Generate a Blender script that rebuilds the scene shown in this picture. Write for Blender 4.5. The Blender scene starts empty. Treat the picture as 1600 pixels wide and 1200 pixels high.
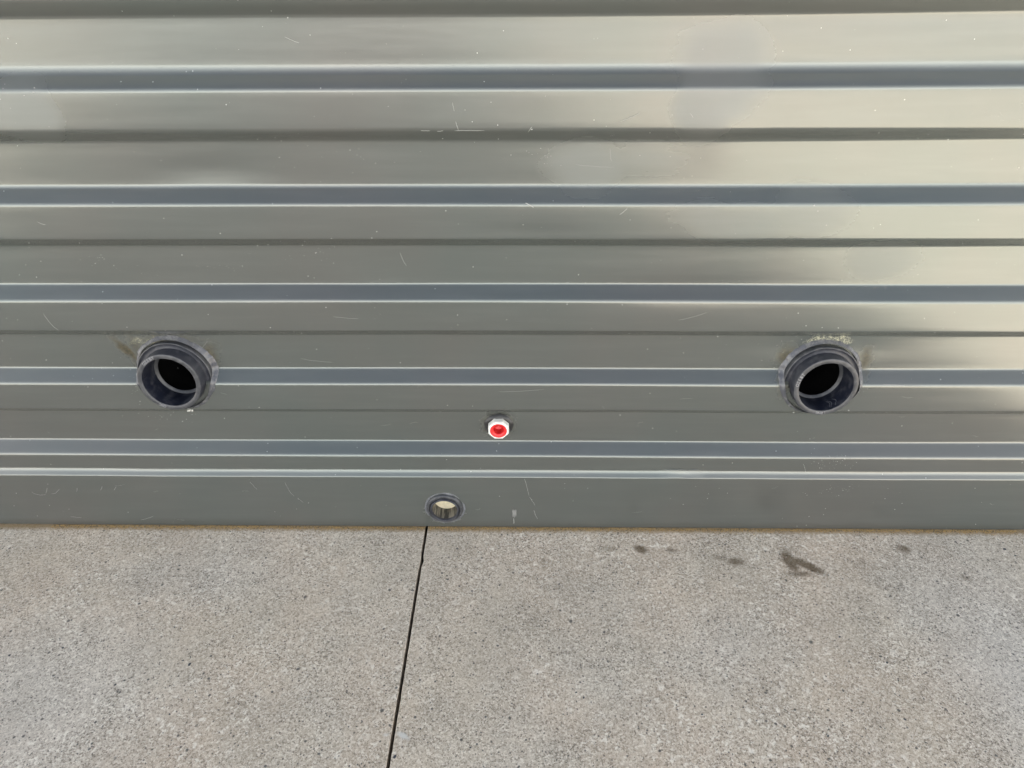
import bpy, bmesh, math, random
from mathutils import Vector, noise
random.seed(7)
R = math.radians
sc = bpy.context.scene
C = sc.collection

# ------------------------------------------------------------- camera, sky, sun, exposure
FPX, PITCH, YAW, ROLL, CD, CH = 1080.0, 0.5850, -0.0190, -0.0080, 1.1839, 1.1830
CAM = Vector((0, -CD, CH))
FW = Vector((math.sin(YAW)*math.cos(PITCH), math.cos(YAW)*math.cos(PITCH), -math.sin(PITCH)))
_r = FW.cross(Vector((0, 0, 1))).normalized(); _u = _r.cross(FW)
RT = _r*math.cos(ROLL) + _u*math.sin(ROLL); UP = -_r*math.sin(ROLL) + _u*math.cos(ROLL)
from mathutils import Matrix
cd = bpy.data.cameras.new('camera'); cam = bpy.data.objects.new('camera', cd); C.objects.link(cam)
cam.matrix_world = Matrix(((RT.x, UP.x, -FW.x, CAM.x), (RT.y, UP.y, -FW.y, CAM.y), (RT.z, UP.z, -FW.z, CAM.z), (0, 0, 0, 1)))
cd.sensor_fit = 'HORIZONTAL'; cd.sensor_width = 36.0; cd.lens = 36.0*FPX/1600
cd.clip_start = 0.02; cd.clip_end = 2000
sc.camera = cam

SUN_DIR = Vector((0.30, 1.0, 0.0)).normalized()       # horizontal direction towards the sun (behind the tank)
SUN_EL = R(23.5)
w = bpy.data.worlds.new('World'); sc.world = w; w.use_nodes = True
wn = w.node_tree.nodes; wl = w.node_tree.links
bg = wn['Background']; sky = wn.new('ShaderNodeTexSky'); sky.sky_type = 'NISHITA'
sky.sun_disc = False; sky.sun_elevation = SUN_EL
sky.sun_rotation = math.atan2(SUN_DIR.x, SUN_DIR.y)
sky.air_density = 1.0; sky.dust_density = 3.0; sky.ozone_density = 1.0
tint = wn.new('ShaderNodeMix'); tint.data_type = 'RGBA'; tint.blend_type = 'MULTIPLY'; tint.inputs[0].default_value = 1
tint.inputs[7].default_value = (.30, .325, .37, 1)          # hazy air, and the camera's balance for open shade
wl.new(sky.outputs[0], tint.inputs[6]); bg.inputs[1].default_value = 0.05
# thin white haze, densest low down and the same all the way round
geo = wn.new('ShaderNodeTexCoord'); sx = wn.new('ShaderNodeSeparateXYZ'); wl.new(geo.outputs['Generated'], sx.inputs[0])
hz = wn.new('ShaderNodeMath'); hz.operation = 'SUBTRACT'; hz.inputs[0].default_value = 1.0; hz.use_clamp = True; wl.new(sx.outputs[2], hz.inputs[1])
hp = wn.new('ShaderNodeMath'); hp.operation = 'POWER'; wl.new(hz.outputs[0], hp.inputs[0]); hp.inputs[1].default_value = 2.1
hm = wn.new('ShaderNodeMix'); hm.data_type = 'RGBA'; wl.new(hp.outputs[0], hm.inputs[0]); wl.new(tint.outputs[2], hm.inputs[6])
hm.inputs[7].default_value = (10.4, 10.2, 9.7, 1); wl.new(hm.outputs[2], bg.inputs[0])
sd = bpy.data.lights.new('sun', 'SUN'); sun = bpy.data.objects.new('sun', sd); C.objects.link(sun)
sd.energy = 5.0; sd.angle = R(0.5); sd.color = (1.0, 0.975, 0.94)
sv = Vector((SUN_DIR.x*math.cos(SUN_EL), SUN_DIR.y*math.cos(SUN_EL), math.sin(SUN_EL)))
sun.rotation_euler = sv.to_track_quat('Z', 'Y').to_euler()
sc.view_settings.view_transform = 'Standard'; sc.view_settings.look = 'None'
sc.view_settings.gamma = 1.0; sc.view_settings.exposure = 3.58

# ------------------------------------------------------------- helpers
def ray(px, py):
    return (FW + RT*((px-800)/FPX) - UP*((py-600)/FPX))
def gpt(px, py):
    d = ray(px, py); t = -CH/d.z; p = CAM + d*t
    return p.x, p.y
def plane_pt(px, py, y):
    d = ray(px, py); return CAM + d*((y + CD)/d.y)

def tag(o, label=None, cat=None, group=None, kind=None):
    if label: o['label'] = label
    if cat: o['category'] = cat
    if group: o['group'] = group
    if kind: o['kind'] = kind
    return o
def thing(name, label, cat, loc=(0, 0, 0), group=None):
    o = bpy.data.objects.new(name, None); C.objects.link(o); o.location = loc
    o.empty_display_size = 0.02
    return tag(o, label, cat, group)
def link_bm(name, bm, mat, parent=None, smooth=True):
    me = bpy.data.meshes.new(name)
    bmesh.ops.recalc_face_normals(bm, faces=bm.faces)
    bm.to_mesh(me); bm.free()
    if smooth:
        for p in me.polygons: p.use_smooth = True
    me.materials.append(mat)
    o = bpy.data.objects.new(name, me); C.objects.link(o)
    if parent: o.parent = parent
    return o
def raw(name, vs, fs, mat, parent=None, smooth=False):
    me = bpy.data.meshes.new(name); me.from_pydata(vs, [], fs); me.update()
    if smooth:
        for p in me.polygons: p.use_smooth = True
    me.materials.append(mat)
    o = bpy.data.objects.new(name, me); C.objects.link(o)
    if parent: o.parent = parent
    return o
def lathe(name, prof, mat, parent, n=96, wob=0.0, seed=0, poly=None):
    """prof: list of (radius, y) revolved round the Y axis through the parent's origin"""
    vs, fs = [], []
    for (r, y) in prof:
        for i in range(n):
            a = 2*math.pi*i/n
            k = wob*noise.noise(Vector((math.cos(a)*2, math.sin(a)*2, seed + y*30))) if wob else 0
            vs.append(((r+k)*math.cos(a), y + k*.4, (r+k)*math.sin(a)))
    for j in range(len(prof)-1):
        for i in range(n):
            a, b = j*n+i, j*n+(i+1) % n
            fs.append((a, b, b+n, a+n))
    return raw(name, vs, fs, mat, parent, True)

# material building
class NT:
    def __init__(s, name):
        s.m = bpy.data.materials.new(name); s.m.use_nodes = True
        s.t = s.m.node_tree; s.b = s.t.nodes['Principled BSDF']
        s.co = s.t.nodes.new('ShaderNodeTexCoord').outputs['Object']
    def n(s, ty, **k):
        x = s.t.nodes.new(ty)
        for a, v in k.items(): setattr(x, a, v)
        return x
    def l(s, a, b): s.t.links.new(a, b)
    def put(s, sock, v):
        if isinstance(v, bpy.types.NodeSocket): s.l(v, sock)
        else: sock.default_value = v
    def math(s, op, a, b=0.0, c=0.0, clamp=False):
        x = s.n('ShaderNodeMath', operation=op); x.use_clamp = clamp
        s.put(x.inputs[0], a); s.put(x.inputs[1], b); s.put(x.inputs[2], c)
        return x.outputs[0]
    def noise(s, scale, detail=3, rough=.5, vec=None, dist=0.0, col=False):
        x = s.n('ShaderNodeTexNoise'); s.l(vec or s.co, x.inputs['Vector'])
        x.inputs['Scale'].default_value = scale; x.inputs['Detail'].default_value = detail
        x.inputs['Roughness'].default_value = rough; x.inputs['Distortion'].default_value = dist
        return x.outputs['Color' if col else 'Fac']
    def vor(s, scale, vec=None, feature='F1', out='Distance', rnd=1.0):
        x = s.n('ShaderNodeTexVoronoi', feature=feature); s.l(vec or s.co, x.inputs['Vector'])
        x.inputs['Scale'].default_value = scale; x.inputs['Randomness'].default_value = rnd
        return x.outputs[out] if out else x
    def rng(s, v, a, b, c=0.0, d=1.0, smooth=False):
        x = s.n('ShaderNodeMapRange'); x.interpolation_type = 'SMOOTHSTEP' if smooth else 'LINEAR'
        s.put(x.inputs[0], v)
        for i, q in enumerate((a, b, c, d)): s.put(x.inputs[i+1], q)
        return x.outputs[0]
    def mix(s, f, a, b, blend='MIX'):
        x = s.n('ShaderNodeMix', data_type='RGBA', blend_type=blend)
        s.put(x.inputs[0], f)
        s.put(x.inputs[6], a if isinstance(a, bpy.types.NodeSocket) else (*a, 1))
        s.put(x.inputs[7], b if isinstance(b, bpy.types.NodeSocket) else (*b, 1))
        return x.outputs[2]
    def mapping(s, loc=(0, 0, 0), rot=(0, 0, 0), scale=(1, 1, 1), vec=None, ty='POINT'):
        x = s.n('ShaderNodeMapping', vector_type=ty); s.l(vec or s.co, x.inputs['Vector'])
        x.inputs['Location'].default_value = loc; x.inputs['Rotation'].default_value = rot; x.inputs['Scale'].default_value = scale
        return x.outputs[0]
    def vadd(s, a, b, sc_=None):
        if sc_ is not None:
            m = s.n('ShaderNodeVectorMath', operation='SCALE'); s.l(b, m.inputs[0]); m.inputs[3].default_value = sc_; b = m.outputs[0]
        x = s.n('ShaderNodeVectorMath', operation='ADD'); s.l(a, x.inputs[0]); s.l(b, x.inputs[1]); return x.outputs[0]
    def ell(s, vec, cx, cy, a, b, ang=0.0, soft=.5, amt=1.0):
        """soft ellipse in the xy of vec"""
        m = s.mapping((cx, cy, 0), (0, 0, ang), (a, b, 1000.0), vec, 'TEXTURE')
        l = s.n('ShaderNodeVectorMath', operation='LENGTH'); s.l(m, l.inputs[0])
        return s.rng(l.outputs[1+0] if False else l.outputs['Value'], 1.0, 1.0-soft, 0.0, amt, True)
    def mx(s, *vals):
        v = vals[0]
        for q in vals[1:]: v = s.math('MAXIMUM', v, q)
        return v
    def bump(s, h, strength=.3, dist=.001, prev=None):
        x = s.n('ShaderNodeBump'); x.inputs['Strength'].default_value = strength; x.inputs['Distance'].default_value = dist
        s.l(h, x.inputs['Height'])
        if prev: s.l(prev, x.inputs['Normal'])
        return x.outputs[0]
    def set(s, **k):
        for a, v in k.items():
            sock = s.b.inputs[a.replace('_', ' ')]
            if isinstance(v, tuple) and len(v) == 3: v = (*v, 1)
            s.put(sock, v)
        return s.m

# ------------------------------------------------------------- corrugated profile
P, ZT, DEP, H, PF = .19, .9902, .026, .0235, .0641
XL, XR, TOP = -2.3, 1.60, 4.7  # unseen ends and height sized to shape the shadow thrown in front
ZS = plane_pt(800, 735, 0).z            # where the skirt's folded top meets the panel
def arc(pts, rad, k=6):
    """round the corners of a polyline of (y, z)"""
    out = [pts[0]]
    for i in range(1, len(pts)-1):
        p0, p1, p2 = Vector(pts[i-1]), Vector(pts[i]), Vector(pts[i+1])
        r = rad[i] if isinstance(rad, (list, tuple)) else rad
        u = (p0-p1).normalized(); v = (p2-p1).normalized()
        ang = math.acos(max(-1, min(1, u.dot(v)))); t = r/math.tan(ang/2)
        a = p1+u*t; b = p1+v*t; c = p1 + (u+v).normalized()*(r/math.sin(ang/2))
        for j in range(k+1):
            # slerp from a to b around c
            q1, q2 = a-c, b-c; th = q1.angle(q2); f = j/k
            q = (q1*math.sin((1-f)*th) + q2*math.sin(f*th))/math.sin(th)
            out.append(tuple(c+q))
    out.append(pts[-1]); return out
pts, rads = [], []
def addp(y, z, r): pts.append((y, z)); rads.append(r)
z_top = ZT
k0 = -18
addp(0 if False else DEP, ZT - k0*P + .06, 0)
for k in range(k0, 5):
    a = ZT - k*P
    addp(DEP, a, (.023 if k == 0 else .018) if k <= 0 else (.013 if k == 1 else .008))
    addp(0, a-H, .0115)
    if k < 4:
        addp(0, a-H-PF, .009 if k < 1 else .006); addp(DEP, a-2*H-PF, .008 if k < 1 else .006)
addp(0, 0.012, 0)
PROF = arc(pts, rads)
# even out: subdivide the long flats
PR2 = [PROF[0]]
for q in PROF[1:]:
    p = PR2[-1]; L = math.hypot(q[0]-p[0], q[1]-p[1]); m = max(1, int(L/.009))
    for j in range(1, m+1): PR2.append((p[0]+(q[0]-p[0])*j/m, p[1]+(q[1]-p[1])*j/m))
PROF = [p for p in PR2 if p[1] <= TOP]
def wy(z):
    for i in range(len(PROF)-1):
        z1, z2 = PROF[i][1], PROF[i+1][1]
        if z2 <= z <= z1: return PROF[i][0] + (PROF[i+1][0]-PROF[i][0])*((z1-z)/max(1e-9, z1-z2))
    return 0
SK = -.010
def surf(z):
    if z < ZS-.017: return SK
    return wy(z)
def warp(x, y, z):
    """gentle waviness of the rolled sheet: the creases wander and the flats oil-can"""
    n1 = noise.noise(Vector((x*1.1+3, z*1.3, 5.0)))
    n2 = noise.noise(Vector((x*2.6, z*9.0, 9.0)))
    n3 = noise.noise(Vector((x*.8+9, z*6.0, 1.0)))
    fade = min(1, max(0, z/.2))
    dz = (.0026*n1 + .0016*n3)*fade
    dy = .0007*n2*fade
    # the long shallow buckle along the second crease
    for (bx, bz, rx, rz, a) in DENTS:
        u = ((x-bx)/rx)**2 + ((z-bz)/rz)**2
        if u < 9: dy += 1.8*a*math.exp(-u)*fade
    return y + dy, z + dz
DENTS = [(.02, .72, .07, .02, .0013), (-.28, .60, .12, .03, -.0010), (.30, .60, .16, .025, .0015), (.33, .90, .05, .05, -.0011),
         (.60, .47, .14, .02, .0012), (-.55, .83, .10, .02, .0012), (.10, .28, .08, .03, -.0008), (-.40, .22, .12, .02, .0009)]
def at(px, py, off=.0004):
    d = ray(px, py); t = (CD-.03)/d.y; 
    for i in range(400):
        p = CAM + d*t
        if p.y >= surf(p.z): break
        t += .0004/d.y*.5
    return Vector((p.x, surf(p.z)-off, p.z))

# outlets
PIPES = [(plane_pt(263.5, 597, -.022)), (plane_pt(1291.5, 604.5, -.022))]
NUT = plane_pt(779, 669.5, .014)
DRAIN = plane_pt(694.5, 798.5, -.02)

# ------------------------------------------------------------- materials
def wall_mat():
    s = NT('painted_steel')
    sep = s.n('ShaderNodeSeparateXYZ'); s.l(s.co, sep.inputs[0])
    cmb = s.n('ShaderNodeCombineXYZ'); s.l(sep.outputs[0], cmb.inputs[0]); s.l(sep.outputs[2], cmb.inputs[1])
    v2 = cmb.outputs[0]
    def ctr(col, amt):
        x = s.n('ShaderNodeVectorMath', operation='SUBTRACT'); s.l(col, x.inputs[0]); x.inputs[1].default_value = (.5, .5, .5)
        return s.vadd(v2, x.outputs[0], amt)
    vd = ctr(s.noise(11, 1.5, .4, v2, col=True), .05)
    vf = ctr(s.noise(60, 4, .6, v2, col=True), .03)
    def E(px, py, rx, ry, ang=0, soft=.5, amt=1.0, vec=None):
        p = at(px, py); sc1 = (p-CAM).length/FPX
        return s.ell(vec or vd, p.x, p.z, rx*sc1, ry*sc1*1.15, ang, soft, amt)
    # breathed-on / wiped damp film, seen as duller patches
    film = s.mx(E(1130, 95, 84, 46, 0, .6), E(1100, 160, 52, 64, 0, .5), E(1150, 130, 64, 48, .5, .6),
                E(915, 262, 76, 46, 0, .6, .8), E(1010, 250, 95, 34, 0, .9, .5), E(1150, 345, 125, 38, -.1, .7, .75),
                E(1270, 335, 80, 40, 0, .6, .6), E(1375, 405, 62, 34, 0, .5, .6), E(40, 178, 55, 38, 0, .4, .85))
    # glue and dirt smeared round the outlets
    smear = s.mx(E(198, 548, 11, 34, .55, .8, 1, vf), E(212, 540, 16, 26, .2, 1, .7, vf), E(322, 558, 24, 36, -.6, .9, .9, vf), E(335, 570, 10, 22, -.2, .9, .7, vf), E(262, 532, 62, 12, 0, 1, .8, vf),
                 E(1230, 556, 24, 24, 0, .9, .9, vf), E(1352, 562, 14, 28, 0, .9, .8, vf), E(1225, 600, 14, 30, 0, 1, .7, vf), E(778, 662, 34, 26, 0, .6, .7, vf),
                 E(695, 796, 42, 34, 0, .8, .35, vf))
    glit = E(1296, 533, 38, 9, 0, .35, .8, vf)
    glit = s.math('MULTIPLY', glit, s.rng(s.noise(360, 4, .8), .46, .60))
    glit2 = s.math('MULTIPLY', E(240, 533, 46, 7, 0, .6, .6, vf), s.rng(s.noise(380, 2, .6), .5, .66))
    glit = s.mx(glit, glit2)
    big = s.noise(2.2, 3, .5)
    fine = s.noise(900, 2, .6)
    stretch = s.mapping(scale=(5, 20, 70)); str_n = s.noise(1.0, 6, .62, stretch)
    base = s.mix(s.rng(big, .35, .65), (.160, .178, .168), (.178, .181, .170))
    base = s.mix(s.math('MULTIPLY', s.rng(str_n, .45, .8), .12), base, (.30, .31, .30))
    base = s.mix(smear, base, s.mix(s.rng(s.noise(130, 5, .7), .38, .62), (.028, .026, .018), (.10, .085, .048)))
    base = s.mix(glit, base, (.62, .60, .42))
    base = s.mix(s.math('MULTIPLY', film, .12), base, (.27, .28, .28))
    # tiny dust flecks
    vo = s.vor(95, out=None); rn = s.n('ShaderNodeSeparateColor'); s.l(vo.outputs['Color'], rn.inputs[0])
    dust = s.math('MULTIPLY', s.rng(vo.outputs['Distance'], .10, .05), s.rng(rn.outputs[0], .93, .935))
    base = s.mix(s.math('MULTIPLY', dust, .6), base, (.55, .55, .52))
    rough = s.math('ADD', .225, s.math('MULTIPLY', s.rng(str_n, .3, .8), .05))
    rough = s.math('ADD', rough, s.math('MULTIPLY', film, .19))
    rough = s.math('ADD', rough, s.math('MULTIPLY', s.mx(smear, glit, dust), .25))
    metal = s.math('SUBTRACT', .62, s.math('MULTIPLY', s.mx(smear, glit, dust), .45))
    h = s.math('ADD', s.math('MULTIPLY', fine, .10), s.math('MULTIPLY', s.noise(9, 2, .5, s.mapping(scale=(1, 1, 2.2))), .6))
    nb = s.bump(h, .35, .0012)
    return s.set(Base_Color=base, Roughness=rough, Metallic=metal, Normal=nb, Specular_IOR_Level=.5)

def concrete_mat(name='concrete'):
    s = NT(name)
    vw = s.vadd(s.co, s.noise(22, 3, .5, col=True), .012)
    off = .006
    def G(px, py, rx, ry, ang=0, soft=.6, amt=1.0):
        x, y = gpt(px, py); l = (Vector((x, y, 0))-CAM).length; k = l/FPX
        return s.ell(vs, x+off*1.0, y+off*1.0, rx*k, ry*k*1.35, ang, soft, amt)
    vs = s.vadd(s.co, s.noise(45, 4, .6, col=True), .012)
    wet = s.mx(G(952, 858, 20, 6, -.1, .9, .45), G(1001, 858, 15, 8, -.5, .7, 1), G(1048, 860, 10, 6, 0, .8, .75),
               G(1125, 871, 34, 6, -.15, .9, .4), G(1150, 877, 19, 9, 0, .8, .9), G(1234, 876, 13, 21, .15, .6, 1),
               G(1262, 884, 34, 8, -.62, .6, 1), G(1250, 897, 28, 5, 0, .8, .9), G(1412, 857, 14, 9, -.3, .8, .85),
               G(1508, 903, 14, 6, -.3, .9, .5), G(850, 882, 10, 16, 0, 1, .4), G(1200, 862, 14, 5, 0, 1, .2), G(1370, 884, 60, 10, 0, 1, .15))
    wet = s.math('MULTIPLY', wet, s.rng(s.noise(420, 3, .75), .24, .48))
    big = s.noise(1.7, 4, .55, dist=.6); mid = s.noise(14, 4, .6)
    g1 = s.noise(420, 3, .75); g2 = s.noise(900, 2, .7); 
    base = s.mix(s.rng(big, .36, .64), (.585, .50, .39), (.565, .50, .41))
    base = s.mix(s.rng(s.noise(4.5, 3, .5), .4, .7), base, (.60, .495, .385))
    def cell(scale):
        c = s.n('ShaderNodeSeparateColor'); s.l(s.vor(scale, out='Color'), c.inputs[0]); return c.outputs[0]
    gr = s.math('ADD', s.math('MULTIPLY', cell(330), .46), s.math('MULTIPLY', cell(760), .30))
    gr = s.math('ADD', gr, s.math('MULTIPLY', s.rng(g1, .35, .65), .24))
    pale = s.mx(G(1590, 1020, 170, 200, 0, 1, .8), G(40, 1100, 260, 150, 0, 1, .6), G(300, 900, 200, 60, 0, 1, .35), G(1150, 1010, 160, 70, .2, 1, .3))
    base = s.mix(pale, base, (.63, .60, .55))
    patch = s.rng(s.noise(3.2, 5, .65, dist=.8), .44, .62)
    base = s.mix(s.math('MULTIPLY', patch, .30), base, (.34, .295, .235))
    gc = s.rng(s.noise(7, 3, .6), .35, .65, .62, 1.0)
    base = s.mix(s.math('MULTIPLY', s.rng(gr, .43, .16, 0, 1), gc), base, (.115, .098, .075))
    base = s.mix(s.math('MULTIPLY', s.rng(gr, .55, .86, 0, 1), gc), base, (.92, .86, .75))
    base = s.mix(s.math('MULTIPLY', s.rng(mid, .35, .75), .22), base, (.16, .15, .135))
    # pale laitance flakes
    fl = s.math('MULTIPLY', s.rng(s.noise(110, 4, .65, vw, dist=.4), .555, .63), s.rng(s.noise(5, 3, .6), .38, .60))
    base = s.mix(s.math('MULTIPLY', fl, .75), base, (.88, .83, .73))
    # dark aggregate
    def agg(scale, thr, size, seed):
        v = s.vor(scale, s.mapping(loc=(seed, seed*.7, 0), vec=vw), out=None)
        c = s.n('ShaderNodeSeparateColor'); s.l(v.outputs['Color'], c.inputs[0])
        return s.math('MULTIPLY', s.rng(v.outputs['Distance'], size, size*.6), s.rng(c.outputs[0], thr, thr+.01))
    ag = s.mx(agg(70, .88, .22, 1.3), agg(34, .92, .15, 4.1), agg(150, .82, .30, 8.8))
    base = s.mix(s.math('MULTIPLY', ag, .8), base, (.055, .058, .062))
    # rusty grit washed along the foot of the wall
    sep = s.n('ShaderNodeSeparateXYZ'); s.l(vs, sep.inputs[0])
    foot = s.rng(sep.outputs[1], -.027, -.010, 0, 1, True)
    base = s.mix(s.math('MULTIPLY', foot, .8), base, (.24, .16, .065))
    base = s.mix(s.math('MULTIPLY', wet, .86), base, (.095, .066, .034))
    # chalk-white nick across the joint
    nick = s.mx(G(630, 1150, 16, 4, -.5, .7, .9), G(604, 1147, 6, 3, 0, .8, .6))
    base = s.mix(nick, base, (.62, .61, .57))
    h = s.math('ADD', s.math('MULTIPLY', gr, 1.0), s.math('MULTIPLY', ag, -.5))
    h = s.math('ADD', h, s.math('MULTIPLY', mid, .6))
    return s.set(Base_Color=base, Roughness=.9, Normal=s.bump(h, .35, .0006), Specular_IOR_Level=.25)

def pvc_mat(name, col, rough=.42, dirt=(.25, .25, .25), amt=.25):
    s = NT(name)
    n = s.noise(60, 5, .65); n2 = s.noise(250, 3, .6)
    base = s.mix(s.math('MULTIPLY', s.rng(n, .48, .75), amt), col, dirt)
    rg = s.rng(n, .3, .7, rough-.07, rough+.12)
    return s.set(Base_Color=base, Roughness=rg, Normal=s.bump(n2, .25, .0006))
def flat_mat(name, col, rough=.5, metal=0.0, bump=.2, spec=.5):
    s = NT(name); n = s.noise(120, 4, .6)
    base = s.mix(s.rng(n, .3, .7), tuple(c*.88 for c in col), tuple(min(1, c*1.12) for c in col))
    return s.set(Base_Color=base, Roughness=rough, Metallic=metal, Normal=s.bump(n, bump, .0006), Specular_IOR_Level=spec)
WALL = wall_mat()
CONC = concrete_mat()
PVC = pvc_mat('slate_pvc', (.028, .030, .039))
PVC_RIM = pvc_mat('slate_pvc_rim_and_lit_lip', (.043, .045, .050), .36, (.22, .22, .22), .35)  # paler slate for rims, and for light caught on the collar lip
PVC_IN = pvc_mat('slate_pvc_bore_shade', (.014, .017, .029), .35, (.14, .14, .15), .55)  # shade inside the bore put into a darker slate, plus pale scuffs
SEAL = pvc_mat('grey_sealant', (.085, .088, .100), .22, (.24, .235, .22), .55)
BLACK = flat_mat('black_shade_and_earth', (.003, .003, .003), 1, 0, .1, .02)  # near-black stands in for darkness deep in the pipes; also joint earth
WHITE = flat_mat('white_plastic', (.80, .79, .74), .4, 0, .1)
RED = flat_mat('red_plastic', (.74, .03, .032), .35, 0, .1)
LETTER = flat_mat('pvc_highlight_and_glue', (.30, .30, .31), .4, 0, .1)  # pale tone paints the highlights on the letters; also colours glue runs
DARKGUM = flat_mat('dark_gasket', (.022, .022, .023), .35, .0, .6)
CREAM = flat_mat('cream_cap', (.74, .66, .46), .6)
SCR = flat_mat('bare_scratch', (.31, .315, .30), .45, .3, 0)
SAND = flat_mat('rusty_sand', (.42, .28, .11), .9)
SAND2 = flat_mat('dark_sand', (.10, .085, .06), .9)
STONE = flat_mat('dark_chip', (.07, .072, .08), .8)
s = NT('dirty_bore'); n = s.noise(1, 4, .6, s.mapping(scale=(110, 14, 90)))
DIRTY = s.set(Base_Color=s.mix(s.rng(n, .42, .66), (.05, .048, .042), (.42, .38, .30)), Roughness=.7, Normal=s.bump(n, .5, .001))
s = NT('water'); WATER = s.set(Base_Color=(.9, .9, .9), Roughness=.03, Transmission_Weight=1.0, IOR=1.33)

# ------------------------------------------------------------- ground: a base sheet and the two slabs with a saw cut
grd = raw('ground', [(-400, -400, -.06), (400, -400, -.06), (400, 400, -.06), (-400, 400, -.06)], [(0, 1, 2, 3)],
          flat_mat('subsoil', (.24, .225, .20), .95))
tag(grd, kind='structure')
slab_parent = bpy.data.objects.new('pavement', None); C.objects.link(slab_parent); tag(slab_parent, kind='structure')
JX = (gpt(668, 818)[0] + gpt(605, 1200)[0])/2
def jag(y, side):
    v = .0004*noise.noise(Vector((side*7, y*70, 0))) + .0003*noise.noise(Vector((side*3, y*260, 2)))
    yk = gpt(661, 873)[1]
    if side > 0:
        v += .0030*max(0, 1-abs(y-yk+.006)/.016)
        yb = gpt(632, 1092)[1]; v += .0008*max(0, 1-abs(y-yb)/.01)
    else:
        v += .0014*math.exp(-((y-yk+.01)/.02)**2)
    return v
def slab(side):
    ys = [1.2] + [.10 - i*.0035 for i in range(int(1.0/.0035))] + [-1.4, -2, -3, -5, -8]
    far = 6*side
    vs, fs = [], []
    n = 6
    for y in ys:
        e = JX + side*.0032 + jag(y, side) * (1 if -1.2 < y < .12 else 0)
        ch = .0006 + .0005*noise.noise(Vector((side*11, y*120, 4)))
        zs = [(far, -.055), (far, 0), (JX+side*.05, 0), (e+side*(ch+.0006), 0), (e, -ch*1.1), (e, -.05)]
        for (x, z) in zs: vs.append((x, y, z))
    for j in range(len(ys)-1):
        for i in range(n-1):
            a = j*n+i
            fs.append((a, a+1, a+1+n, a+n) if side > 0 else (a, a+n, a+n+1, a+1))
    o = raw('slab', vs, fs, CONC, slab_parent)
    return o
slab(-1); slab(1)
# dark earth lying in the bottom of the cut
raw('joint_bed', [(JX-.006, -8, -.045), (JX+.006, -8, -.045), (JX+.006, 1.2, -.045), (JX-.006, 1.2, -.045)], [(0, 1, 2, 3)], BLACK, slab_parent)

# ------------------------------------------------------------- the tank
tank = thing('steel_tank', 'dark grey corrugated steel wall with horizontal ribs standing on concrete', 'tank wall', (0, 0, 0))
TD = .75
# columns: finer round the outlets
xs = []; x = XL
while x < XR:
    xs.append(x)
    x += .06 if x < -1.25 or x > 1.15 else .0045 if any(abs(x-p.x) < .095 for p in (*PIPES, NUT, DRAIN)) else .014
xs.append(XR)
holes = [(PIPES[0].x, PIPES[0].z, .066), (PIPES[1].x, PIPES[1].z, .066), (NUT.x, NUT.z, .017), (DRAIN.x, DRAIN.z, .034)]
def sheet(name, prof, parent, mod=None):
    vs, fs = [], []
    for x in xs:
        for (y, z) in prof:
            y2, z2 = warp(x, y, z)
            if mod: y2, z2 = mod(x, y, z, y2, z2)
            vs.append((x, y2, z2))
    n = len(prof)
    for i in range(len(xs)-1):
        xc = (xs[i]+xs[i+1])/2
        for j in range(n-1):
            zc = (prof[j][1]+prof[j+1][1])/2
            if any((xc-hx)**2+(zc-hz)**2 < r*r for hx, hz, r in holes): continue
            a = i*n+j
            fs.append((a, a+1, a+1+n, a+n))
    return raw(name, vs, fs, WALL, parent, True)
def rest_fine(p, st):
    out = [p[0]]
    for q in p[1:]:
        a = out[-1]; L = math.hypot(q[0]-a[0], q[1]-a[1]); m = max(1, int(L/st))
        for j in range(1, m+1): out.append((a[0]+(q[0]-a[0])*j/m, a[1]+(q[1]-a[1])*j/m))
    return out
PROF = rest_fine(PROF, .0062)
panel = sheet('corrugated_panel', PROF, tank)
# skirt with folded lip
DX = plane_pt(1062, 740, 0).x
def skirt_mod(x, y, z, y2, z2):
    t = max(0, min(1, (z-(ZS-.028))/.026))          # only the lip is wavy
    a = noise.noise(Vector((x*3.1, 2.2, 0)))*.0012 + noise.noise(Vector((x*9.1, 7.2, 0)))*.0005
    d = (x-DX)
    dent = math.exp(-(d/.03)**2)*.0022 - math.exp(-((d-.018)/.008)**2)*.0018 + math.exp(-((d-.032)/.006)**2)*.0015
    fine = .0006*noise.noise(Vector((x*90, z*150, 3)))*math.exp(-((d-.012)/.025)**2)
    return y2 - (dent*.8 + fine)*t + a*.35*t, z2 + (a + dent*.9 + fine)*t
sp = arc([(.0004, ZS+.004), (-.0004, ZS-.002), (SK, ZS-.0130), (SK, .0015)], [0, .022, .0062, 0], 9)
skirt = sheet('base_skirt', rest_fine(sp, .006), tank, skirt_mod)
# unseen return walls, back and roof, added so the tank throws its shadow (the same rolled profile)
def side_wall(name, pts2):
    vs, fs = [], []; n = len(PROF[::2]); pr = PROF[::2]
    for (x, y, nx, ny) in pts2:
        for (dy, z) in pr: vs.append((x - nx*dy, y - ny*dy, z))
    for i in range(len(pts2)-1):
        for j in range(n-1):
            a = i*n+j; fs.append((a, a+1, a+1+n, a+n))
    return raw(name, vs, fs, WALL, tank, True)
side_wall('end_panel', [(XR, 0, 1, 0), (XR, TD, 1, 0)])
side_wall('end_panel', [(XL, 0, -1, 0), (XL, TD, -1, 0)])
side_wall('back_panel', [(XR, TD, 0, 1), (XL, TD, 0, 1)])
bm = bmesh.new(); bmesh.ops.create_cube(bm, size=1)
for v in bm.verts: v.co = Vector(((XL+XR)/2 + v.co.x*(XR-XL+.03), TD/2 + v.co.y*(TD+.03), TOP + .02 + v.co.z*.04))
link_bm('lid', bm, WALL, tank, False)
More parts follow.
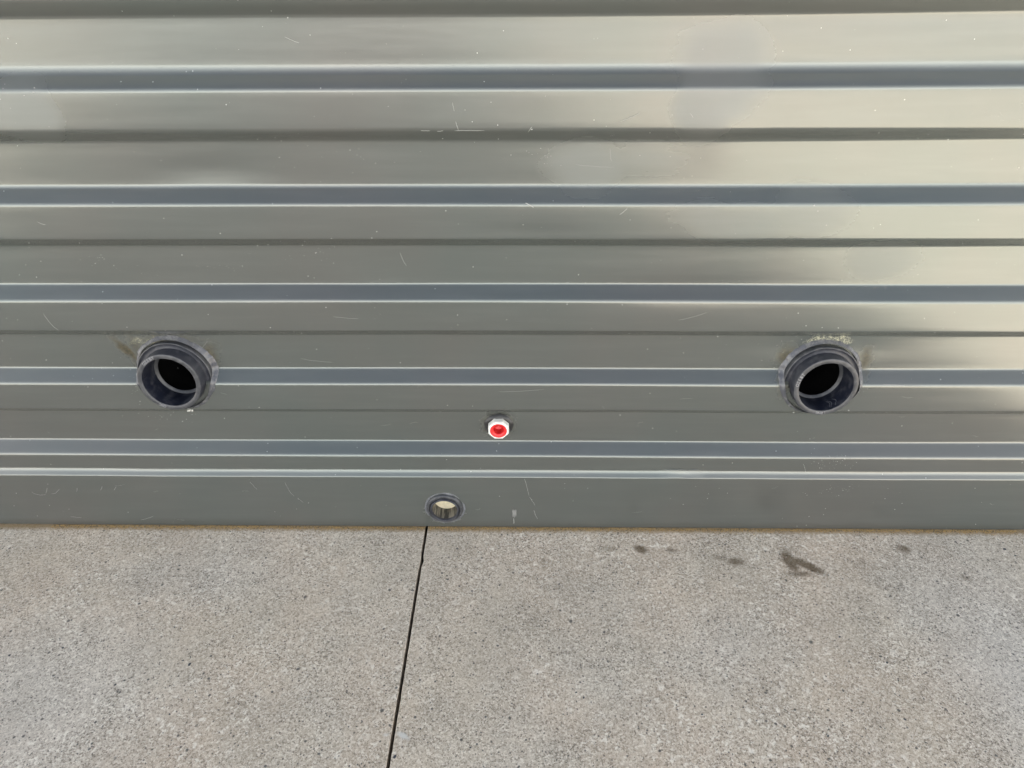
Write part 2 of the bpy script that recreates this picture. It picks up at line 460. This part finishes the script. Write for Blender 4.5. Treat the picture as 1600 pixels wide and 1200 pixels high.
for cx, cy in ((XL, 0), (XR, 0), (XL, TD), (XR, TD)):
    bm = bmesh.new(); bmesh.ops.create_cone(bm, segments=20, radius1=.022, radius2=.022, depth=TOP, cap_ends=True)
    for v in bm.verts: v.co += Vector((cx, cy+(.014 if cy == 0 else -.014), TOP/2))
    link_bm('corner_post', bm, WALL, tank)

# ------------------------------------------------------------- the two big outlets
def text_ring(parent, txt, rad, a0, size, y, mat):
    for i, ch in enumerate(txt):
        if ch == ' ': continue
        cu = bpy.data.curves.new('t', 'FONT'); cu.body = ch; cu.size = size; cu.extrude = .0007; cu.align_x = 'CENTER'; cu.align_y = 'CENTER'
        to = bpy.data.objects.new('t', cu); C.objects.link(to)
        dg = bpy.context.evaluated_depsgraph_get(); me = bpy.data.meshes.new_from_object(to.evaluated_get(dg))
        bpy.data.objects.remove(to)
        me.materials.clear(); me.materials.append(LETTER)
        a = a0 - i*size*.72/rad
        o = bpy.data.objects.new('embossed_letter', me); C.objects.link(o); o.parent = parent
        o.matrix_basis = Matrix.Translation((rad*math.cos(a), y, rad*math.sin(a))) @ Matrix.Rotation(-(a-math.pi/2), 4, 'Y') @ Matrix.Rotation(math.pi/2, 4, 'X')
def outlet(p, label, seed, letters):
    c = Vector((p.x, 0, p.z))
    t = thing('pipe_outlet', label, 'pipe outlet', c, 'slate grey pipe outlets through the steel wall')
    TL = Matrix.Rotation(-R(5.5), 4, 'X')                     # the sockets sit a few degrees nose-up
    t0 = -.022
    lathe('collar_lit_lip', [(.0765, .045), (.0765, .0065), (.0758, .0045), (.0742, .0038), (.0735, .0052)], PVC_RIM, t, wob=.0007, seed=seed)  # lip coloured paler in place of light on the collar edge
    lathe('collar', [(.0735, .0052), (.0715, .0075), (.0670, .0065), (.0640, .0060)], PVC, t)
    lathe('socket', [(.0640, .02), (.0640, t0+.0022), (.0632, t0+.0006)], PVC, t)
    rim = lathe('rim', [(.0632, t0+.0006), (.0622, t0), (.0552, t0), (.0541, t0+.0008)], PVC_RIM, t)
    text_ring(rim, letters[0], .0585, letters[1], .0085, t0-.0002, PVC_RIM)
    text_ring(rim, letters[2], .0585, letters[3], .0072, t0-.0002, PVC_RIM)
    lathe('bore', [(.0541, t0+.0008), (.0538, t0+.01), (.0535, .030)], PVC_IN, t)
    lathe('stop_ring', [(.0535, .030), (.0530, .0305), (.0478, .0315), (.0470, .033)], PVC_RIM, t)
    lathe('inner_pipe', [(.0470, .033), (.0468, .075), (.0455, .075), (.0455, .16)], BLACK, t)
    lathe('bore_dark_end', [(.0456, .16), (.0001, .1601)], BLACK, t, 48)  # black disc closing the bore, painted as depth shade
    # glue run and a curl of swarf lying inside the socket
    vs, fs = [], []
    def strip(pl, wd):
        for i, (a, y, r) in enumerate(pl):
            for s_ in (-1, 1):
                aa = a + s_*wd/.054
                vs.append((r*math.cos(aa), y, r*math.sin(aa)))
            if i: b = len(vs); fs.append((b-4, b-3, b-1, b-2))
    for a0_, wob_ in ((-1.25+seed*.01, .04), (-1.08, .05), (-.9, .06)):
        strip([(a0_+wob_*math.sin(i*.5+seed), t0+.006+i*.0022, .0529) for i in range(12)], .00035)
        vs2 = len(vs)
    raw('glue_run', vs, fs, LETTER, t)
    # sealant bead following the corrugation
    vs2, fs2 = [], []; N = 200
    for i in range(N):
        a = 2*math.pi*i/N; q = Vector((math.cos(a), math.sin(a)))
        nz = noise.noise(Vector((q.x*1.8, q.y*1.8, seed))); nf = noise.noise(Vector((q.x*8, q.y*8, seed+4))); nh = noise.noise(Vector((q.x*22, q.y*22, seed+9)))
        wide = .0050 + .0028*nz + .0022*nf + .0010*nh + .004*abs(q.x)**6
        for (rr_, lift) in ((.0760, .0090), (.0772, .0068 + .0012*nf), (.0772+wide*.45, .0036 + .0014*nf + .0008*nh), (.0772+wide*.85, .0016+.0006*nh), (.0772+wide, -.0008)):
            zz = p.z + rr_*q.y; vs2.append((rr_*q.x, warp(p.x + rr_*q.x, (surf(zz)+surf(zz+.004)+surf(zz-.004))/3, zz)[0] - lift, rr_*q.y))
    for i in range(N):
        for j in range(4):
            fs2.append((i*5+j, i*5+j+1, ((i+1) % N)*5+j+1, ((i+1) % N)*5+j))
    for ch in t.children:
        ch.matrix_basis = Matrix.Translation((0, 0, -.004)) @ TL
    raw('sealant_bead', vs2, fs2, SEAL, t, True)
    return t
outlet(PIPES[0], 'left large slate grey pipe outlet with a white glue crumb beneath its rim', 3, ('OZEBT', 2.32, 'CNC', 4.35))
outlet(PIPES[1], 'right large slate grey pipe outlet with a speckled yellowish patch above its collar', 11, ('OZEBT', 3.05, 'LENG', 4.85))

# ------------------------------------------------------------- white fitting with the red threaded insert
t = thing('threaded_fitting', 'small white octagonal fitting with a red threaded hole between the two large pipes', 'fitting', (NUT.x, 0, NUT.z))
def oct_ring(prof, k=8, rot=math.pi/8):
    vs, fs = [], []
    for (r, y) in prof:
        for i in range(k):
            a = rot + 2*math.pi*i/k; vs.append((r*math.cos(a), y, r*math.sin(a)))
    for j in range(len(prof)-1):
        for i in range(k):
            a, b = j*k+i, j*k+(i+1) % k; fs.append((a, b, b+k, a+k))
    return vs, fs
yf = .005
vs, fs = oct_ring([(.0242, .030), (.0242, yf+.0050), (.0236, yf+.0022), (.0218, yf)])
base = len(vs)
# join octagon face to the round hole
n = 48
hole = [(.0184*math.cos(2*math.pi*i/n), yf, .0184*math.sin(2*math.pi*i/n)) for i in range(n)]
bm = bmesh.new(); V = [bm.verts.new(v) for v in vs]
for f in fs: bm.faces.new([V[i] for i in f])
Hn = [bm.verts.new(v) for v in hole]
K = 8
for i in range(n):
    a = 2*math.pi*i/n; o1 = V[24 + int(round((a-math.pi/8)/(math.pi/4))) % K]
    a2 = 2*math.pi*((i+1) % n)/n; o2 = V[24 + int(round((a2-math.pi/8)/(math.pi/4))) % K]
    if o1 is o2: bm.faces.new((Hn[i], Hn[(i+1) % n], o1))
    else: bm.faces.new((Hn[i], Hn[(i+1) % n], o2, o1))
link_bm('nut', bm, WHITE, t, False)
prof = [(.0184, yf), (.0182, yf+.0014), (.0176, yf+.0010), (.0150, yf+.002)]
lathe('insert', prof, RED, t, 48)
prof = []
for i in range(6): prof += [(.0132-.0008*i, yf+.003+i*.0026), (.0108-.0007*i, yf+.0042+i*.0026)]
lathe('thread', [(.0150, yf+.002)]+prof+[(.0001, yf+.0215)], RED, t, 48)
lathe('gasket', [(.018, .020), (.024, .0195), (.0285, .0215), (.0315, .0252), (.0325, .027)], DARKGUM, t, 64, wob=.003, seed=5)
p1 = at(768, 652); p2 = at(762.5, 663)
vs = []
for (px, py) in ((771.5, 651.0), (770.3, 654.5), (767.2, 660), (765.4, 663.5)):
    q = plane_pt(px, py, yf-.0004 if py > 655 else yf+.006)
# hair-thin crack in the sealant above the nut
crack = [at(761 + i*2.0, 648.5 - 3.2*math.sin(i/18*math.pi) + random.uniform(-.5, .5), .0022) for i in range(19)]
vs, fs = [], []
for i, q in enumerate(crack):
    for s_ in (-1, 1): vs.append((q.x-NUT.x, q.y-.001*(s_ > 0), q.z-NUT.z + s_*.0008))
    if i: b = len(vs); fs.append((b-4, b-3, b-1, b-2))
raw('gasket_tear', vs, fs, BLACK, t)

# ------------------------------------------------------------- drain at the foot of the wall
t = thing('drain_outlet', 'small grey drain socket with a cream cap inside, just above the floor joint', 'drain', (DRAIN.x, 0, DRAIN.z))
lathe('flange', [(.034, .02), (.0425, -.0078), (.0425, -.0105), (.0405, -.0145), (.0355, -.0165), (.0348, -.014)], PVC_RIM, t, 72, wob=.0006, seed=21)
lathe('socket', [(.0348, .0), (.0335, -.0165), (.0325, -.020), (.0312, -.0205), (.0298, -.019), (.0292, -.014)], PVC, t, 72)
lathe('bore', [(.0292, -.014), (.0285, .018)], DIRTY, t, 72)
lathe('cap', [(.0286, .018), (.0272, .0178), (.0268, .0195), (.0001, .0197)], CREAM, t, 48)
lathe('sealant_bead', [(.040, -.0070), (.0435, -.0105), (.0475, -.0100), (.0505, -.0070)], pvc_mat('clear_sealant', (.13, .135, .145), .25, (.25, .26, .28), .5), t, 72, wob=.003, seed=14)

# ------------------------------------------------------------- wear that sits on the sheet: scratches, flecks, drops
def ribbon(vs, fs, pts_, wd, off=.0004):
    prev = None; P3 = [at(a, b, off) for a, b in pts_]
    for i, q in enumerate(P3):
        d = (P3[min(i+1, len(P3)-1)] - P3[max(i-1, 0)]); d.y = 0
        d = d.normalized() if d.length > 1e-9 else Vector((1, 0, 0))
        nrm = Vector((-d.z, 0, d.x)); k = wd*(.35 if i in (0, len(P3)-1) else 1)
        for s_ in (-1, 1): vs.append(tuple(q + nrm*k*s_))
        if i: b = len(vs); fs.append((b-4, b-3, b-1, b-2))
def curve(p0, p1, sag=0, n=8, jit=.3):
    out = []
    for i in range(n+1):
        f = i/n
        out.append((p0[0]+(p1[0]-p0[0])*f + random.uniform(-jit, jit), p0[1]+(p1[1]-p0[1])*f + sag*4*f*(1-f) + random.uniform(-jit, jit)))
    return out
SCRATCH = [
    ((445, 57), (468, 67), 1, .28), ((707, 160), (710, 174), 1, .28), ((712, 190), (716, 203), 0, .35), ((710, 204), (757, 204), 0, .3),
    ((657, 204), (672, 204.5), 0, .3), ((683, 205), (693, 204.5), 0, .3), ((825, 207), (831, 198), 0, .35), ((953, 212), (966, 204), 1, .5),
    ((952, 212), (962, 210), 0, .5), ((953, 232), (955, 252), 1, .25), ((899, 257), (960, 261), 1, .22), ((1078, 176), (1098, 198), 3, .35),
    ((1098, 198), (1112, 182), 1, .25), ((821, 317), (834, 324), 0, .7), ((968, 335), (980, 325), 1, .3), ((58, 346), (71, 351), 1, .28),
    ((68, 490), (92, 516), 3, .3), ((625, 395), (635, 415), 2, .22), ((968, 190), (999, 177), 1, .22), ((315, 545), (326, 531), 0, .35),
    ((49, 768), (72, 772), 3, .3), ((72, 771), (74, 762), 0, .3), ((80, 771), (93, 764), 3, .3), ((120, 768), (121, 762), 0, .3), ((157, 766), (160, 760), 0, .3),
    ((178, 766), (182, 760), 0, .3), ((818, 742), (827, 775), -1, .3), ((827, 776), (836, 790), -1, .35), ((834, 797), (840, 811), 1, .35),
    ((445, 753), (460, 775), 3, .25), ((465, 778), (474, 785), 0, .25), ((390, 752), (402, 765), 0, .25), ((110, 807), (128, 809), 0, .25),
    ((220, 812), (240, 806), 1, .25), ((1255, 725), (1259, 740), -3, .22), ((128, 735), (160, 736), 0, .2), ((780, 612), (850, 608), 1, .18),
    ((1060, 500), (1105, 488), 1, .18), ((470, 560), (520, 566), 1, .18), ((520, 495), (560, 498), 0, .16), ((1380, 600), (1440, 604), 0, .25)]
vs, fs = [], []
for a, b, sg, wd in SCRATCH: ribbon(vs, fs, curve(a, b, sg), wd*.001)
for i in range(28):                                            # faint handling marks low on the skirt and lower ribs
    x0 = random.uniform(5, 1590); y0 = random.choice((random.uniform(750, 812), random.uniform(650, 685), random.uniform(610, 640)))
    L = random.uniform(4, 22)*(.5 if random.random() < .6 else 1)
    ribbon(vs, fs, curve((x0, y0), (x0+L, y0+random.uniform(-3, 3)), random.uniform(-1.5, 1.5), 5), .00010)
# the scraped patch above the floor
for i in range(7): ribbon(vs, fs, curve((801 + i*.9, 795.5 + random.uniform(0, 1.5)), (801.3 + i*.8, 806 + random.uniform(0, 3)), 0, 4), .0007)
ribbon(vs, fs, curve((802.5, 809), (803.5, 817), 0, 3), .0009)
o = raw('scratch_marks', vs, fs, SCR, tank); tag(o, kind='stuff')

ICO = bmesh.new(); bmesh.ops.create_icosphere(ICO, subdivisions=1, radius=1)
IV = [v.co.copy() for v in ICO.verts]; IFc = [[v.index for v in f.verts] for f in ICO.faces]; ICO.free()
def blob(vs, fs, c, sx, sy, sz, jit=.0):
    b = len(vs)
    for v in IV:
        j = 1 + random.uniform(-jit, jit)
        vs.append((c[0]+v.x*sx*j, c[1]+v.y*sy*j, c[2]+v.z*sz*j))
    for f in IFc: fs.append([b+i for i in f])
vs, fs = [], []
for i in range(230):
    px = random.uniform(0, 1600); py = random.choice((random.uniform(20, 660), random.uniform(20, 660), random.uniform(380, 820)))
    s_ = .00022*random.choice((1, 1, 1, 1.3, 1.7)); q = at(px, py, .0001); blob(vs, fs, q, s_*random.uniform(1, 2), .0002, s_, .3)
for cx, cy, sx, sy, n_ in ((850, 245, 22, 20, 16), (160, 405, 30, 12, 12), (330, 420, 60, 15, 16), (1300, 722, 30, 12, 40), (1310, 765, 35, 12, 30), (480, 400, 40, 14, 14),
                           (545, 245, 90, 20, 12), (1220, 545, 30, 30, 22), (1350, 600, 10, 14, 14), (260, 650, 30, 8, 18), (210, 600, 14, 20, 16)):
    for i in range(n_):
        q = at(random.gauss(cx, sx*.6), random.gauss(cy, sy*.5), .0001); s_ = .0003*random.choice((1, 1, 1.5, 2)); blob(vs, fs, q, s_*random.uniform(1, 1.6), .0002, s_, .3)
for px, py, s_ in ((54, 137, .0011), (52.5, 144, .0015), (38, 149, .0010), (5, 138, .0009), (831, 202, .0013), (776, 704.5, .0014), (1272, 321, .0015), (491, 434, .0009), (1320, 717, .0009), (803, 817, .0016),
                   (219, 627, .0012), (1326, 641, .0013), (1240, 644, .0016), (30, 738, .0007)):
    blob(vs, fs, at(px, py, .0003), s_, .0005, s_*.8, .35)
o = raw('dust_flecks', vs, fs, flat_mat('pale_fleck', (.40, .40, .38), .7), tank); tag(o, kind='stuff')
# white crumb under the left pipe
vs, fs = [], []
for i in range(7): blob(vs, fs, at(294 + i*1.2 + random.uniform(-1, 1), 640.5 + random.uniform(-.6, .6), .002), .0016, .0015, .0011, .4)
o = raw('glue_crumb', vs, fs, WHITE); tag(o, 'tiny white crumb of dried glue under the left large pipe', 'crumb')

# drops of water clinging to the upper ribs
vs, fs = [], []
def drops(cx, cy, sx, sy, n_, r0=.0005, ang=0):
    for i in range(n_):
        a, b = random.uniform(-sx, sx), random.gauss(0, sy*.5)
        px = cx + a*math.cos(ang)-b*math.sin(ang); py = cy + a*math.sin(ang)+b*math.cos(ang)
        r = r0*random.choice((.7, 1, 1, 1.4)); q = at(px, py, 0)
        blob(vs, fs, q, r, r*.55, r)
for px, py, r in ((566, 79.5, .0013), (580, 80, .0015), (592, 81, .0010), (631, 80, .0009), (641, 80.5, .0008), (523, 80, .0010), (532, 81, .0010), (545, 79.5, .0010), (551, 79.5, .0010),
                  (605, 97, .0009), (610, 89, .0008), (562, 94, .0009), (569, 92, .0008), (705, 92.5, .0009), (726, 86.5, .0009), (740, 87, .0008), (594, 103, .0009), (586, 104, .0009), (622, 105, .0008), (627, 105, .0008),
                  (708, 102, .0009), (249, 105.5, .0008), (253, 105.5, .0008), (282, 105, .0008), (288, 105, .0008), (12, 50, .0008)):
    blob(vs, fs, at(px, py, 0), r, r*.55, r*.8)
drops(640, 95, 130, 14, 110); drops(700, 90, 80, 14, 40)
drops(983, 183, 18, 3, 18, .0005, -.5); drops(1130, 196, 36, 4, 14, .0005, -.25); drops(1235, 183, 30, 5, 12, .0005, -.4)
drops(930, 92, 40, 3, 10); drops(1140, 55, 50, 6, 8); drops(1480, 98, 120, 8, 24); drops(1540, 182, 60, 14, 40); drops(1460, 202, 40, 2, 16)
drops(700, 318, 90, 5, 44, .0006); drops(870, 287, 60, 4, 20); drops(960, 292, 50, 5, 20); drops(1180, 295, 120, 6, 34); drops(1480, 286, 110, 3, 44, .0005); drops(1520, 345, 80, 20, 30, .0004)
drops(1385, 430, 22, 4, 24); drops(1345, 449, 40, 3, 26); drops(1000, 442, 150, 2, 44, .0004); drops(1450, 440, 120, 2, 34, .0004); drops(900, 470, 120, 3, 20, .0004); drops(1450, 478, 100, 4, 20, .0004)
drops(1300, 716, 34, 4, 26, .0006); drops(1060, 735, 140, 2, 12, .0004); drops(1100, 706, 110, 3, 16, .0004)
o = raw('water_drops', vs, fs, WATER, None, True)
tag(o, 'tiny clear water drops clinging in rows to the upper ribs of the steel wall', 'water drops', kind='stuff')

# ------------------------------------------------------------- grit along the foot of the wall and loose chips on the slab
def grit(name, mat, n_, lo, hi, smin, smax, lab):
    vs, fs = [], []
    for i in range(n_):
        x = random.uniform(-1.12, 1.15); dens = .55 + .45*noise.noise(Vector((x*5, 0, 3)))
        if random.random() > dens + .35: continue
        y = -.0115 - abs(random.gauss(0, 1))*random.uniform(lo, hi)
        if abs(x-JX) < .005: continue
        s_ = random.uniform(smin, smax); blob(vs, fs, (x, y, s_*.4), s_, s_*random.uniform(.7, 1.2), s_*.7, .3)
    o = raw(name, vs, fs, mat); tag(o, lab, 'grit', kind='stuff')
grit('sand', SAND, 5200, .002, .0075, .0005, .0012, 'brown rusty sand lying along the foot of the steel wall')
grit('dark_grit', SAND2, 2600, .001, .006, .0005, .0011, 'dark grit mixed into the brown sand at the foot of the wall')
chips = [(296, 1038, 5.5, -.9), (286, 1032, 3, 0), (98, 1012, 4, 0), (15, 1024, 4, .3), (180, 1070, 4, .2), (273, 980, 3, .4), (112, 969, 3, 0), (1570, 858, 5, 0), (1567, 848, 3, 0), (1586, 868, 3.5, 0),
         (1276, 945, 3, 0), (1312, 995, 3.5, -.4), (1386, 1035, 3.5, 0), (1414, 1124, 4, .5), (1097, 1116, 3.5, 0), (1294, 1150, 3.5, 0), (475, 874, 3.5, 0), (410, 880, 3, 0), (1195, 955, 2.5, 0), (900, 1082, 3, -.7),
         (912, 1090, 3.5, -.7), (265, 1116, 3, 0), (92, 1117, 3, 0), (235, 932, 2.5, .7), (840, 1053, 2.5, 0), (737, 902, 2.5, 0), (735, 1168, 3, 0), (617, 1182, 5, -1.1), (1240, 1035, 2.5, 0), (425, 1002, 2, 0), (942, 1030, 2.5, 0)]
vs, fs = [], []
for px, py, s_, an in chips:
    x, y = gpt(px, py); k = s_*.0005*(1.25)
    b = len(vs); m = 7
    rr = [random.uniform(.6, 1.15) for _ in range(m)]
    for lv, (sc_, zz) in enumerate(((1.05, -.0006), (.8, .0007))):
        for i in range(m):
            a = 2*math.pi*i/m; u, v = rr[i]*math.cos(a)*k*1.3*sc_, rr[i]*math.sin(a)*k*sc_
            vs.append((x+u*math.cos(-an)-v*math.sin(-an), y+u*math.sin(-an)+v*math.cos(-an), zz))
    for i in range(m): fs.append((b+i, b+(i+1) % m, b+m+(i+1) % m, b+m+i))
    fs.append([b+m+i for i in range(m)])
o = raw('stone_chips', vs, fs, STONE, slab_parent); tag(o, kind='stuff')
